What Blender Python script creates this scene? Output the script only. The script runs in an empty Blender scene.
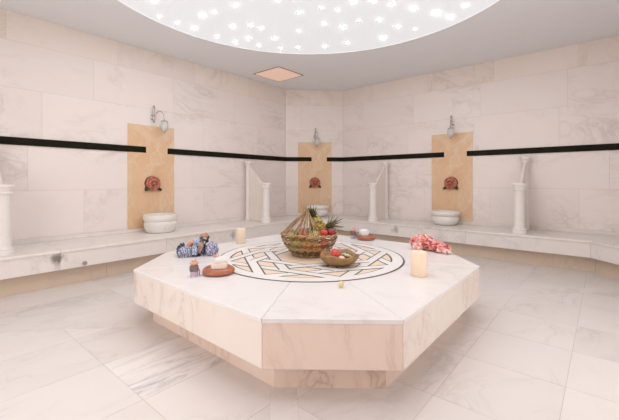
import bpy, bmesh, math, random
from mathutils import Vector, Matrix, noise
random.seed(7)
PI = math.pi
C = bpy.context.scene.collection

# ---------------- camera ----------------
cam_d = bpy.data.cameras.new('camera')
cam = bpy.data.objects.new('camera', cam_d); C.objects.link(cam)
AZ = math.radians(40.1)
cam.location = (0, 0, 1.05)
cam.rotation_euler = (PI/2, 0, AZ - PI/2)
cam_d.sensor_width = 36; cam_d.lens = 350/619*36
cam_d.shift_y = -29.5/619
cam_d.clip_start = .02
bpy.context.scene.camera = cam
vs = bpy.context.scene.view_settings
vs.view_transform = 'Standard'; vs.look = 'None'; vs.gamma = 1; vs.use_curve_mapping = False
vs.exposure = 0.15
w = bpy.data.worlds.new('world'); bpy.context.scene.world = w; w.use_nodes = True
w.node_tree.nodes['Background'].inputs[0].default_value = (1, .95, .9, 1)
w.node_tree.nodes['Background'].inputs[1].default_value = .3
STAR = 240.0        # radiance of the star lamps
DOME_GLOW = .27     # glow of the back-lit dome skin

# two soft fill lights added out of view, behind and beside the camera
for nm_, loc_, rz_, en_ in (('added_fill_light', (-1.06, 1.9, 1.16), -PI/2, 28), ('added_fill_light', (2.2, -.88, 1.16), 0, 14)):
    ld = bpy.data.lights.new(nm_, 'AREA'); ld.shape = 'RECTANGLE'; ld.size = 1.7; ld.size_y = 2.1; ld.energy = en_; ld.color = (1, .965, .93)
    lo_ = bpy.data.objects.new(nm_, ld); C.objects.link(lo_); lo_.location = loc_; lo_.rotation_euler = (PI/2, 0, rz_)

# ---------------- materials ----------------
def new_mat(name):
    m = bpy.data.materials.new(name); m.use_nodes = True
    nt = m.node_tree; return m, nt, nt.nodes['Principled BSDF']
def N(nt, typ, **kw):
    n = nt.nodes.new(typ)
    for k, v in kw.items(): setattr(n, k, v)
    return n
def mix(nt, fac, a, b, blend='MIX'):
    n = N(nt, 'ShaderNodeMix', data_type='RGBA', blend_type=blend)
    for i, v in ((0, fac), (6, a), (7, b)):
        if isinstance(v, bpy.types.NodeSocket): nt.links.new(v, n.inputs[i])
        elif i == 0: n.inputs[0].default_value = v
        else: n.inputs[i].default_value = (*v, 1)
    return n.outputs[2]
def ramp(nt, src, stops):
    r = N(nt, 'ShaderNodeValToRGB'); e = r.color_ramp.elements
    while len(e) < len(stops): e.new(.5)
    for el, (p, c) in zip(e, stops):
        el.position = p; el.color = (*c, 1) if len(c) == 3 else c
    nt.links.new(src, r.inputs[0]); return r.outputs[0]
STAIN = (1.03, 4.035, .28)
def plain(name, col, rough=.5, metal=0, emis=None, es=0, noise_amt=0, noise_scale=20, trans=0, coat=0, sss=0):
    m, nt, b = new_mat(name)
    b.inputs['Roughness'].default_value = rough; b.inputs['Metallic'].default_value = metal
    b.inputs['Base Color'].default_value = (*col, 1)
    if noise_amt:
        tc = N(nt, 'ShaderNodeTexCoord'); n = N(nt, 'ShaderNodeTexNoise'); n.inputs['Scale'].default_value = noise_scale
        n.inputs['Detail'].default_value = 5
        nt.links.new(tc.outputs['Object'], n.inputs['Vector'])
        c = ramp(nt, n.outputs[0], [(.3, tuple(x*(1-noise_amt) for x in col)), (.7, tuple(min(1, x*(1+noise_amt)) for x in col))])
        nt.links.new(c, b.inputs['Base Color'])
    if emis: b.inputs['Emission Color'].default_value = (*emis, 1); b.inputs['Emission Strength'].default_value = es
    b.inputs['Transmission Weight'].default_value = trans
    b.inputs['Coat Weight'].default_value = coat
    if sss: b.inputs['Subsurface Weight'].default_value = sss; b.inputs['Subsurface Radius'].default_value = (.05, .03, .02)
    return m
def marble(name, base, warm, vein, vscale=1.2, vein_amt=.5, rough=.3, stretch=(1, 1, 1), tone=.05, patch=.35, warm_amt=.5, rot=0):
    m, nt, b = new_mat(name)
    tc = N(nt, 'ShaderNodeTexCoord'); geo = N(nt, 'ShaderNodeNewGeometry')
    mul = N(nt, 'ShaderNodeMath', operation='MULTIPLY'); mul.inputs[1].default_value = 41.7
    nt.links.new(geo.outputs['Random Per Island'], mul.inputs[0])
    mp = N(nt, 'ShaderNodeMapping'); mp.inputs['Scale'].default_value = stretch; mp.inputs['Rotation'].default_value = (rot*.7, rot*.4, rot)
    nt.links.new(tc.outputs['Object'], mp.inputs[0])
    add = N(nt, 'ShaderNodeVectorMath', operation='ADD')
    nt.links.new(mp.outputs[0], add.inputs[0]); nt.links.new(mul.outputs[0], add.inputs[1])
    def nz(scale, det, dist, rg=.55):
        n = N(nt, 'ShaderNodeTexNoise'); n.inputs['Scale'].default_value = scale; n.inputs['Detail'].default_value = det
        n.inputs['Distortion'].default_value = dist; n.inputs['Roughness'].default_value = rg
        nt.links.new(add.outputs[0], n.inputs['Vector']); return n.outputs[0]
    cloud = ramp(nt, nz(vscale*.8, 6, .6), [(.35, (0, 0, 0)), (.68, (1, 1, 1))])
    mw = N(nt, 'ShaderNodeMath', operation='MULTIPLY'); mw.inputs[1].default_value = warm_amt; nt.links.new(cloud, mw.inputs[0])
    c1 = mix(nt, mw.outputs[0], base, warm)
    v = nz(vscale, 9, 1.3, .62)
    s = N(nt, 'ShaderNodeMath', operation='SUBTRACT'); s.inputs[1].default_value = .5; nt.links.new(v, s.inputs[0])
    ab = N(nt, 'ShaderNodeMath', operation='ABSOLUTE'); nt.links.new(s.outputs[0], ab.inputs[0])
    vr = ramp(nt, ab.outputs[0], [(0, (1, 1, 1)), (.035, (0, 0, 0))])
    msk = ramp(nt, nz(vscale*.55, 4, .3), [(.5-patch*.1, (0, 0, 0)), (.72, (1, 1, 1))])
    mm = N(nt, 'ShaderNodeMath', operation='MULTIPLY'); nt.links.new(vr, mm.inputs[0]); nt.links.new(msk, mm.inputs[1])
    m2 = N(nt, 'ShaderNodeMath', operation='MULTIPLY'); m2.inputs[1].default_value = vein_amt; nt.links.new(mm.outputs[0], m2.inputs[0])
    # soft grey smudges beside the veins
    sm = ramp(nt, ab.outputs[0], [(0, (1, 1, 1)), (.11, (0, 0, 0))])
    m3 = N(nt, 'ShaderNodeMath', operation='MULTIPLY'); nt.links.new(sm, m3.inputs[0]); nt.links.new(msk, m3.inputs[1])
    m4 = N(nt, 'ShaderNodeMath', operation='MULTIPLY'); m4.inputs[1].default_value = vein_amt*.5; nt.links.new(m3.outputs[0], m4.inputs[0])
    c2 = mix(nt, m4.outputs[0], c1, vein)
    c3 = mix(nt, m2.outputs[0], c2, vein)
    tn = ramp(nt, geo.outputs['Random Per Island'], [(0, (1-tone,)*3), (1, (1, 1, 1))])
    c4 = mix(nt, 1.0, c3, tn, 'MULTIPLY')
    nt.links.new(c4, b.inputs['Base Color'])
    b.inputs['Roughness'].default_value = rough
    return m

M = {}
M['wall'] = marble('wall_marble', (.92, .845, .815), (.91, .79, .74), (.68, .59, .55), 1.5, .75, .38, (1, 1, 1.9), .035, rot=.5)
M['frieze'] = marble('frieze_marble', (.92, .825, .765), (.91, .775, .69), (.72, .57, .47), 1.9, .6, .4, tone=.04, rot=.4)
M['floor'] = marble('floor_marble', (.81, .755, .735), (.79, .715, .675), (.55, .50, .48), 1.4, .5, .28, (1, 1.9, 1), .08, rot=.9)
M['floor_streaked'] = marble('streaked_floor_marble', (.86, .80, .785), (.78, .725, .71), (.36, .34, .34), 2.6, .8, .28, (.45, 3.0, 1), .02, patch=1.5)
M['bench'] = marble('bench_marble', (.89, .83, .80), (.87, .79, .735), (.56, .51, .48), 2.2, .55, .33, tone=.05, rot=.2)
def add_stain(m, pts):
    """dark mineral streaks with their own shape round a few joints"""
    nt = m.node_tree; b = nt.nodes['Principled BSDF']; src = b.inputs['Base Color'].links[0].from_socket
    tc = N(nt, 'ShaderNodeTexCoord'); n = N(nt, 'ShaderNodeTexNoise'); n.inputs['Scale'].default_value = 16; n.inputs['Detail'].default_value = 6
    mp = N(nt, 'ShaderNodeMapping'); mp.inputs['Scale'].default_value = (1, 1, .45); nt.links.new(tc.outputs['Object'], mp.inputs[0]); nt.links.new(mp.outputs[0], n.inputs['Vector'])
    for (x, y, z, rad, amt) in pts:
        d = N(nt, 'ShaderNodeVectorMath', operation='DISTANCE'); d.inputs[1].default_value = (x, y, z); nt.links.new(tc.outputs['Object'], d.inputs[0])
        mr = N(nt, 'ShaderNodeMapRange'); mr.inputs[1].default_value = rad; mr.inputs[2].default_value = 0; nt.links.new(d.outputs['Value'], mr.inputs[0])
        ad = N(nt, 'ShaderNodeMath', operation='MULTIPLY'); nt.links.new(mr.outputs[0], ad.inputs[0]); nt.links.new(n.outputs[0], ad.inputs[1])
        f = ramp(nt, ad.outputs[0], [(.22, (0, 0, 0)), (.42, (amt,)*3)])
        src = mix(nt, f, src, (.20, .16, .13))
    nt.links.new(src, b.inputs['Base Color'])
add_stain(M['bench'], [(1.03, 4.035, .29, .13, .9), (1.25, 4.035, .21, .05, .8), (5.05, 2.5, .27, .14, .5), (3.1, 4.035, .27, .12, .5)])
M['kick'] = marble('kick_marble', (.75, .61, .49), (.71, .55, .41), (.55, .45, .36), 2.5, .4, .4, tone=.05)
M['top'] = marble('slab_top_marble', (.86, .82, .81), (.84, .785, .765), (.62, .58, .58), 1.6, .5, .24, (1.6, 1, 1), .02, rot=.6)
M['side'] = marble('slab_side_marble', (.87, .79, .73), (.84, .72, .63), (.58, .45, .37), 3.0, .6, .35, (1, 1, .55), .04)
M['side_pink'] = marble('slab_corner_marble', (.86, .69, .60), (.82, .60, .49), (.50, .34, .26), 3.2, .7, .35, (1, 1, .5), .03, patch=.6)
M['post'] = marble('pillar_marble', (.89, .84, .81), (.87, .82, .78), (.66, .6, .57), 3, .3, .35)
M['divider'] = marble('divider_marble', (.87, .79, .73), (.85, .76, .68), (.66, .56, .5), 2.5, .4, .38)
M['basin'] = marble('basin_marble', (.90, .87, .83), (.86, .81, .74), (.65, .62, .6), 4, .4, .3)
M['ochre'] = marble('ochre_marble', (.79, .50, .29), (.83, .59, .38), (.88, .76, .62), 2.4, .8, .3, (1.4, 1.4, 1), .03, patch=1.2, warm_amt=.9, rot=.8)
M['peach'] = marble('peach_inlay', (.89, .71, .56), (.86, .67, .51), (.7, .52, .4), 5, .3, .3)
M['white_inlay'] = marble('white_inlay', (.91, .875, .865), (.89, .85, .83), (.72, .68, .66), 3, .3, .28)
M['dark_inlay'] = plain('dark_inlay', (.075, .06, .055), .4, noise_amt=.25, noise_scale=14)
M['grout'] = plain('grout', (.62, .50, .43), .8)
M['green'] = marble('green_marble', (.007, .007, .003), (.016, .015, .006), (.04, .038, .02), 6, .5, .6)
M['green'].node_tree.nodes['Principled BSDF'].inputs['Specular IOR Level'].default_value = .12
M['ceiling'] = plain('ceiling_plaster', (.88, .885, .90), .9)
M['dome'] = plain('dome_skin', (.82, .83, .85), .8, emis=(.86, .94, 1), es=DOME_GLOW)
M['dome_rim'] = plain('star_rim', (.85, .84, .85), .8)
M['star_dim'] = plain('dim_star_lamp', (1, 1, 1), .5, emis=(.97, .98, 1), es=STAR*.33)
M['star'] = plain('star_lamp', (1, 1, 1), .5, emis=(.97, .98, 1), es=STAR)
M['chrome'] = plain('chrome', (.55, .54, .53), .22, 1)
M['glass'] = plain('frosted_glass', (.86, .87, .84), .25, trans=.45)
M['copper'] = plain('red_copper', (.52, .19, .13), .4, .3, noise_amt=.45, noise_scale=30)
M['dark_copper'] = plain('dark_copper', (.16, .05, .035), .5, .2, noise_amt=.3)
M['patina'] = plain('green_patina', (.045, .06, .035), .5, .4, noise_amt=.3)
M['panel_pink'] = plain('pink_panel', (.88, .68, .58), .6, emis=(1, .62, .46), es=.26)
M['panel_frame'] = plain('panel_frame', (.30, .21, .15), .5)
M['candle'] = plain('candle_wax', (.95, .76, .58), .45, sss=.25)
M['wick'] = plain('wick', (.5, .38, .25), .8)
M['terracotta'] = plain('terracotta', (.43, .13, .06), .28, noise_amt=.15, noise_scale=12, coat=.3)
M['soap'] = plain('soap', (.88, .79, .68), .4, sss=.1)
M['soap_white'] = plain('soap_white', (.90, .89, .86), .4)
M['petal'] = plain('rose_petal', (.80, .30, .25), .5, noise_amt=.2)
M['bud'] = plain('cream_bud', (.86, .68, .36), .5, noise_amt=.12, noise_scale=40)
M['wicker'] = plain('wicker', (.17, .09, .04), .55, noise_amt=.4, noise_scale=25)
M['wicker_light'] = plain('wicker_light', (.44, .27, .14), .55, noise_amt=.35, noise_scale=25)
M['wood'] = plain('olive_wood', (.29, .155, .05), .4, noise_amt=.35, noise_scale=14, coat=.2)
M['lilac'] = plain('lavender_fill', (.52, .42, .52), .7, noise_amt=.4, noise_scale=120)
M['burlap'] = plain('burlap', (.22, .15, .13), .9, noise_amt=.3, noise_scale=90)
M['copper_bud'] = plain('dried_rose', (.72, .38, .26), .5, noise_amt=.3, noise_scale=60)
M['ribbon'] = plain('lilac_ribbon', (.36, .28, .50), .5)
M['jar_glass'] = plain('jar_glass', (.95, .93, .97), .05, trans=.9)
M['leaf'] = plain('pineapple_leaf', (.15, .145, .06), .5, noise_amt=.4, noise_scale=20)
M['stem'] = plain('stem', (.12, .08, .03), .7)
def fruit_mat(name, a, b_, scale=7):
    m, nt, b = new_mat(name)
    tc = N(nt, 'ShaderNodeTexCoord'); n = N(nt, 'ShaderNodeTexNoise'); n.inputs['Scale'].default_value = scale; n.inputs['Detail'].default_value = 4
    nt.links.new(tc.outputs['Object'], n.inputs['Vector'])
    nt.links.new(ramp(nt, n.outputs[0], [(.38, a), (.62, b_)]), b.inputs['Base Color'])
    b.inputs['Roughness'].default_value = .28; b.inputs['Coat Weight'].default_value = .3; return m
M['apple_red'] = fruit_mat('red_apple_skin', (.58, .035, .03), (.70, .13, .06), 12)
M['apple_dark'] = fruit_mat('dark_apple_skin', (.28, .015, .025), (.45, .04, .04), 12)
M['apple_green'] = fruit_mat('green_apple_skin', (.38, .42, .08), (.55, .52, .15), 12)
M['yellow'] = fruit_mat('yellow_fruit_skin', (.58, .46, .08), (.62, .55, .18), 12)
M['orange'] = fruit_mat('orange_skin', (.78, .26, .03), (.80, .33, .06), 20)
M['kiwi'] = fruit_mat('sliced_lime', (.60, .66, .35), (.78, .80, .58), 20)
M['pink_flesh'] = fruit_mat('pink_flesh', (.85, .45, .38), (.85, .65, .58), 20)
def pineapple_mat():
    m, nt, b = new_mat('pineapple_skin')
    tc = N(nt, 'ShaderNodeTexCoord'); n = N(nt, 'ShaderNodeTexVoronoi'); n.inputs['Scale'].default_value = 42
    nt.links.new(tc.outputs['Object'], n.inputs['Vector'])
    nt.links.new(ramp(nt, n.outputs['Distance'], [(.1, (.62, .40, .08)), (.45, (.38, .28, .06)), (.75, (.12, .10, .03))]), b.inputs['Base Color'])
    b.inputs['Roughness'].default_value = .5; return m
M['pineapple'] = pineapple_mat()
def check_mat(name, cols, scale, dark):
    m, nt, b = new_mat(name)
    tc = N(nt, 'ShaderNodeTexCoord')
    w1 = N(nt, 'ShaderNodeTexWave', wave_type='BANDS', bands_direction='X'); w2 = N(nt, 'ShaderNodeTexWave', wave_type='BANDS', bands_direction='DIAGONAL')
    for q in (w1, w2):
        q.inputs['Scale'].default_value = scale; q.inputs['Distortion'].default_value = 2; nt.links.new(tc.outputs['Object'], q.inputs['Vector'])
    c1 = ramp(nt, w1.outputs[0], [(.3, cols[0]), (.6, cols[1])])
    c2 = ramp(nt, w2.outputs[0], [(.25, dark), (.5, (1, 1, 1))])
    nt.links.new(mix(nt, .8, c1, c2, 'MULTIPLY'), b.inputs['Base Color']); b.inputs['Roughness'].default_value = .9
    return m
M['blue_check'] = check_mat('blue_check_cloth', ((.17, .19, .30), (.62, .62, .68)), 22, (.45, .45, .55))
M['lilac_check'] = check_mat('lilac_check_cloth', ((.24, .24, .40), (.58, .56, .66)), 18, (.5, .5, .6))
M['navy'] = check_mat('navy_cloth', ((.015, .02, .05), (.12, .14, .24)), 14, (.3, .3, .4))
M['pale_blue'] = check_mat('pale_blue_cloth', ((.30, .38, .62), (.68, .72, .82)), 22, (.5, .55, .7))
M['tan_cloth'] = plain('tan_cloth', (.42, .25, .17), .9, noise_amt=.3, noise_scale=30)
M['orange_cloth'] = plain('orange_cloth', (.78, .30, .18), .9, noise_amt=.2, noise_scale=30)
def floral():
    m, nt, b = new_mat('pink_floral_cloth')
    tc = N(nt, 'ShaderNodeTexCoord'); n = N(nt, 'ShaderNodeTexNoise'); n.inputs['Scale'].default_value = 13; n.inputs['Detail'].default_value = 3
    n.inputs['Distortion'].default_value = 1.5
    nt.links.new(tc.outputs['Object'], n.inputs['Vector'])
    nt.links.new(ramp(nt, n.outputs[0], [(.36, (.34, .06, .08)), (.44, (.78, .24, .19)), (.53, (.85, .47, .40)), (.59, (.88, .80, .78))]), b.inputs['Base Color'])
    b.inputs['Roughness'].default_value = .9; return m
M['floral'] = floral()

# ---------------- helpers ----------------
def link(name, bm, mats, parent=None, loc=None, smooth=False, rot=None, fixn=True):
    me = bpy.data.meshes.new(name)
    if fixn: bmesh.ops.recalc_face_normals(bm, faces=bm.faces)
    if smooth:
        for f in bm.faces: f.smooth = True
    bm.to_mesh(me); bm.free()
    o = bpy.data.objects.new(name, me); C.objects.link(o)
    for m in (mats if isinstance(mats, (list, tuple)) else [mats]): me.materials.append(M[m])
    if smooth and smooth != 'all':
        try: me.set_sharp_from_angle(angle=math.radians(smooth if smooth is not True else 40))
        except Exception: pass
    if parent: o.parent = parent
    if loc: o.location = loc
    if rot: o.rotation_euler = rot
    return o
def tag(o, label, cat, group=None):
    o['label'] = label; o['category'] = cat
    if group: o['group'] = group
    return o
def thing(name, label, cat, loc=(0, 0, 0), rotz=0, group=None):
    o = bpy.data.objects.new(name, None); C.objects.link(o); o.location = loc; o.rotation_euler = (0, 0, rotz)
    o.empty_display_size = .05
    return tag(o, label, cat, group)
def struct(name, bm, mats, **k):
    o = link(name, bm, mats, **k); o['kind'] = 'structure'; return o
def dup(root, loc=None, rotz=None, label=None):
    r = root.copy(); C.objects.link(r)
    if loc: r.location = loc
    if rotz is not None: r.rotation_euler = (0, 0, rotz)
    if label: r['label'] = label
    for ch in list(root.children):
        c = ch.copy(); C.objects.link(c); c.parent = r
        for g in list(ch.children):
            d = g.copy(); C.objects.link(d); d.parent = c
    return r
def prism(bm, poly, z0, z1, mi=0, bevel=0):
    """vertical prism over a 2D polygon"""
    lo = [bm.verts.new((x, y, z0)) for x, y in poly]; hi = [bm.verts.new((x, y, z1)) for x, y in poly]
    n = len(poly); fs = [bm.faces.new(hi), bm.faces.new(lo[::-1])]
    for i in range(n): fs.append(bm.faces.new((lo[i], lo[(i+1) % n], hi[(i+1) % n], hi[i])))
    for f in fs: f.material_index = mi
    return fs
def pbox(bm, O, U, V, W, mi=0):
    """box from origin and three edge vectors"""
    O, U, V, W = map(Vector, (O, U, V, W))
    v = [bm.verts.new(O+a*U+b*V+c*W) for a in (0, 1) for b in (0, 1) for c in (0, 1)]
    for idx in ((0, 1, 3, 2), (4, 6, 7, 5), (0, 4, 5, 1), (2, 3, 7, 6), (0, 2, 6, 4), (1, 5, 7, 3)):
        bm.faces.new([v[i] for i in idx]).material_index = mi
def lathe(bm, prof, seg=32, c=(0, 0, 0), mi=0, mod=None):
    rings = []
    for r, z in prof:
        if r <= 1e-6: rings.append([bm.verts.new((c[0], c[1], c[2]+z))])
        else:
            row = []
            for i in range(seg):
                a = 2*PI*i/seg; rr, zz = (r, z) if not mod else mod(r, z, a)
                row.append(bm.verts.new((c[0]+rr*math.cos(a), c[1]+rr*math.sin(a), c[2]+zz)))
            rings.append(row)
    for A, B in zip(rings, rings[1:]):
        for i in range(seg):
            j = (i+1) % seg
            if len(A) == 1 and len(B) == 1: continue
            if len(A) == 1: f = bm.faces.new((A[0], B[i], B[j]))
            elif len(B) == 1: f = bm.faces.new((A[i], A[j], B[0]))
            else: f = bm.faces.new((A[i], A[j], B[j], B[i]))
            f.material_index = mi
def tube(bm, pts, r, seg=8, closed=False, mi=0):
    pts = [Vector(p) for p in pts]; n = len(pts); rings = []
    rr = r if isinstance(r, (list, tuple)) else [r]*n
    for i, p in enumerate(pts):
        a = pts[(i-1) % n] if (closed or i) else p; b = pts[(i+1) % n] if (closed or i < n-1) else p
        t = (b-a).normalized(); up = Vector((0, 0, 1)) if abs(t.z) < .9 else Vector((1, 0, 0))
        s = t.cross(up).normalized(); q = s.cross(t)
        rings.append([bm.verts.new(p+rr[i]*(math.cos(2*PI*k/seg)*s+math.sin(2*PI*k/seg)*q)) for k in range(seg)])
    for i in range(n if closed else n-1):
        A = rings[i]; B = rings[(i+1) % n]
        for k in range(seg): bm.faces.new((A[k], A[(k+1) % seg], B[(k+1) % seg], B[k])).material_index = mi
    if not closed: bm.faces.new(rings[0][::-1]); bm.faces.new(rings[-1])
def blob(bm, c, s, amp=0, freq=1, seed=0, sub=4, rot=None, ridged=False):
    """crumpled / organic ellipsoid"""
    r = bmesh.ops.create_icosphere(bm, subdivisions=sub, radius=1); R = rot or Matrix()
    for v in r['verts']:
        d = v.co.normalized(); q = d*freq+Vector((seed*3.1, seed*1.7, 0))
        k = noise.noise(q)
        if ridged: k = (1-2*abs(k))*.6+.5*noise.noise(q*2.3)
        p = d*(1+amp*k)
        v.co = Vector(c) + R.to_3x3() @ Vector((p.x*s[0], p.y*s[1], p.z*s[2]))
def clip(poly, a, b, c):
    """keep a*x+b*y+c >= 0"""
    out = []
    for i, p in enumerate(poly):
        q = poly[(i+1) % len(poly)]; dp = a*p[0]+b*p[1]+c; dq = a*q[0]+b*q[1]+c
        if dp >= 0: out.append(p)
        if (dp >= 0) != (dq >= 0):
            t = dp/(dp-dq); out.append((p[0]+t*(q[0]-p[0]), p[1]+t*(q[1]-p[1])))
    return out if len(out) > 2 else []
def area(p): return abs(sum(p[i][0]*p[(i+1) % len(p)][1]-p[(i+1) % len(p)][0]*p[i][1] for i in range(len(p))))/2
def bevel_mod(o, wd=.004, seg=2):
    m = o.modifiers.new('bevel', 'BEVEL'); m.width = wd; m.segments = seg; m.limit_method = 'ANGLE'; return o

# ---------------- room shell ----------------
CEIL = 2.83
corners = [(-.35, 4.76), (4.93, 4.76), (5.73, 3.96), (5.73, -.17), (4.93, -.97), (-.35, -.97), (-1.15, -.17), (-1.15, 3.96)]   # clockwise
G = .0011
# floor: four tile fields between diagonal strips
bm = bmesh.new()
prism(bm, corners, -.12, -.0012, 0)
SQ = .065   # half width of the diagonal strips
def oct_clip(poly):
    for i in range(8):
        p, q = corners[i], corners[(i+1) % 8]; dx, dy = q[0]-p[0], q[1]-p[1]; L = math.hypot(dx, dy); nx, ny = dy/L, -dx/L
        if poly: poly = clip(poly, nx, ny, -(nx*p[0]+ny*p[1]))
    return poly
s2 = math.sqrt(.5)


d1 = .03             # strip one:  v-u+.03 = 0
def field(us, vs_, side):
    for i in range(len(us)-1):
        for j in range(len(vs_)-1):
            P = [(us[i]+G, vs_[j]+G), (us[i+1]-G, vs_[j]+G), (us[i+1]-G, vs_[j+1]-G), (us[i]+G, vs_[j+1]-G)]
            P = clip(P, *[k*side[0] for k in (-s2, s2, .03*s2)][:2], side[0]*.03*s2-SQ)
            k2 = 3.78 if side[0] > 0 and True else 4.4
            if P: P = clip(P, side[1]*s2, side[1]*s2, -side[1]*side[2]*s2-SQ)
            if P: P = oct_clip(P)
            if P and area(P) > .002: prism(bm, P, -.02, 0, 2 if side[:2] == (1, -1) and us[i] == .77 and vs_[j] == 1.69 else 1)
vrow = [-1.3+.0, -.83, -.34, .15, .64, 1.13, 1.62, 2.11, 2.6, 3.09, 3.58, 4.07, 4.8]
vleft = [-1.0, -.78, -.285, .21, .705, 1.2, 1.69, 2.185, 2.68, 3.175, 3.67, 4.165, 4.8]
# west (left of both), south (towards camera right), north, east
field([-1.3, -.22, .77, 1.34, 2.33, 3.3], vleft, (1, -1, 3.78))
field([-1.2, -.3, .7, 1.21, 1.70, 2.20, 2.69, 3.18, 3.67, 4.16, 4.65], vrow, (-1, -1, 4.4))
field([-1.2, -.66, .34, 1.34, 2.33, 3.32, 4.31, 5.3, 5.8], vleft, (1, 1, 3.78))
field([0, 1.2, 2.3, 3.3, 4.29, 5.28, 5.8], vrow, (-1, 1, 4.4))
# the strips themselves, cut into long pieces
def strip(px, py, dx, dy, lo, hi, step, hw):
    t = lo
    while t < hi:
        e = min(t+step, hi)-2*G; a = (px+dx*t, py+dy*t); b = (px+dx*e, py+dy*e); nx, ny = -dy*(hw-G), dx*(hw-G)
        P = oct_clip([(a[0]+nx, a[1]+ny), (b[0]+nx, b[1]+ny), (b[0]-nx, b[1]-ny), (a[0]-nx, a[1]-ny)])
        if P and area(P) > .002: prism(bm, P, -.02, .0002, 1)
        t += step
strip(0, -.03, s2, s2, -1.5, 7.5, 1.1, SQ)
strip(1.89, 1.89, -s2, s2, .1, 5, 1.1, SQ)
strip(2.2, 2.2, s2, -s2, .1, 5, 1.1, SQ)
struct('floor', bm, ['grout', 'floor', 'floor_streaked'])

# walls: a backing slab with thin marble tiles in courses
ROWS = [(0, .42, None), (.42, .94, 1), (.94, 1.4665, 2), (1.4665, 2.03, 3), (2.03, 2.525, 4), (2.525, CEIL, 5)]
def wall(name, p, q, joints):
    p = Vector((*p, 0)); q = Vector((*q, 0)); d = (q-p); L = d.length; d.normalize()
    n = Vector((d.y, -d.x, 0))                     # points into the room
    bm = bmesh.new()
    pbox(bm, p-d*.15-n*.16, d*(L+.3), n*.1588, (0, 0, CEIL+.1), 0)
    for (z0, z1, k) in ROWS:
        js = [0]+[j for j in joints.get(k, []) if .05 < j < L-.05]+[L]
        for a, b in zip(js, js[1:]):
            pbox(bm, p+d*(a+G*1.0)+Vector((0, 0, z0+G*1.0))-n*.012, d*(b-a-2*G), n*.012, (0, 0, z1-z0-2*G), 2 if k == 5 else 1)
    return struct(name, bm, ['grout', 'wall', 'frieze'])
def jl(L, start, step): 
    s = start; o = []
    while s < L: o.append(s); s += step
    return o
X0 = -.35   # left wall runs along x from here
wall('wall_left', corners[0], corners[1], {1: [a-X0 for a in (.40, 1.465, 3.1, 4.1)], 2: [a-X0 for a in (.93, 2.9, 4.0)], 3: [a-X0 for a in (0.0, 1.056, 3.1, 4.2)],
     4: [a-X0 for a in (.5, 1.57, 2.6, 3.7)], 5: [a-X0 for a in (.75, 1.85, 2.95, 4.0)]})
wall('wall_back', corners[1], corners[2], {2: [.56], 4: [.3]})
wall('wall_right', corners[2], corners[3], {1: [3.96-a for a in (3.3, 2.3, 1.3, .25)], 2: [3.96-a for a in (2.8, .9, -.05)], 3: [3.96-a for a in (3.4, 2.597, 1.53, .463)],
     4: [3.96-a for a in (3.5, 2.5, 1.44, .37)], 5: [3.96-a for a in (3.3, 2.25, 1.25, .25)]})
wall('wall_right_corner', corners[3], corners[4], {})
J = {k: jl(6, .5+.5*(k % 2), 1.06) for k in (1, 2, 3, 4, 5)}
wall('wall_front', corners[4], corners[5], J)
wall('wall_front_corner', corners[5], corners[6], {})
wall('wall_far_left', corners[6], corners[7], J)
wall('wall_left_corner', corners[7], corners[0], {})

# door frames added out of view, set round the two fill lights
for k_, (dm, du, dn) in enumerate(((Vector((-1.149, 1.9, 0)), Vector((0, 1, 0)), Vector((1, 0, 0))), (Vector((2.2, -.969, 0)), Vector((1, 0, 0)), Vector((0, 1, 0))))):
    bm = bmesh.new()
    for (x0, x1, z0, z1) in ((-.93, -.86, 0, 2.3), (.86, .93, 0, 2.3), (-.86, .86, 2.23, 2.3)):
        pbox(bm, dm+du*x0+Vector((0, 0, z0)), du*(x1-x0), dn*.05, (0, 0, z1-z0))
    struct('added_door_frame_%d' % (k_+1), bm, 'post')

# dark green band: trim pieces along the walls, stopping at each wash panel
def band(name, pts):
    bm = bmesh.new()
    for (a, b) in zip(pts, pts[1:]):
        a = Vector((*a, 0)); b = Vector((*b, 0)); d = (b-a).normalized(); n = Vector((d.y, -d.x, 0))
        pbox(bm, a+Vector((0, 0, 1.426))-n*.002, b-a, n*.017, (0, 0, .081), 0)
    struct(name, bm, 'green')
band('trim_1', [(-1.15, 3.96), (-.35, 4.76), (2.20, 4.76)])
band('trim_2', [(2.505, 4.76), (4.93, 4.76), (5.29, 4.40)])
band('trim_3', [(5.50, 4.19), (5.73, 3.96), (5.73, 1.975)])
band('trim_4', [(5.73, 1.63), (5.73, -.17), (5.43, -.47)])

# ceiling with round opening, and the dome over it
DC = Vector((2.28, 1.93, CEIL)); DR = 1.93; RISE = .32
bm = bmesh.new(); seg = 128
big = [Vector((x, y, 0)) for x, y in corners]
def ray_oct(a):
    d = Vector((math.cos(a), math.sin(a), 0)); best = 1e9
    for i in range(8):
        p = big[i]; q = big[(i+1) % 8]; e = q-p; den = d.x*e.y-d.y*e.x
        if abs(den) < 1e-9: continue
        r = p-Vector((DC.x, DC.y, 0)); t = (r.x*e.y-r.y*e.x)/den; s = (r.x*d.y-r.y*d.x)/den
        if t > 0 and -1e-6 <= s <= 1+1e-6: best = min(best, t)
    return d, best
angs = sorted([2*PI*i/seg for i in range(seg)]+[math.atan2(y-DC.y, x-DC.x) % (2*PI) for x, y in corners])
inn, out, inn2, out2 = [], [], [], []
for a in angs:
    d, t = ray_oct(a)
    i0 = DC+d*DR; o0 = DC+d*(t+.1)
    inn.append(bm.verts.new(i0)); out.append(bm.verts.new(o0)); inn2.append(bm.verts.new(i0+Vector((0, 0, .1)))); out2.append(bm.verts.new(o0+Vector((0, 0, .1))))
n = len(angs)
for i in range(n):
    j = (i+1) % n
    bm.faces.new((inn[i], inn[j], out[j], out[i])); bm.faces.new((inn2[i], out2[i], out2[j], inn2[j])); bm.faces.new((inn[i], inn2[i], inn2[j], inn[j])); bm.faces.new((out[i], out[j], out2[j], out2[i]))
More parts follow.
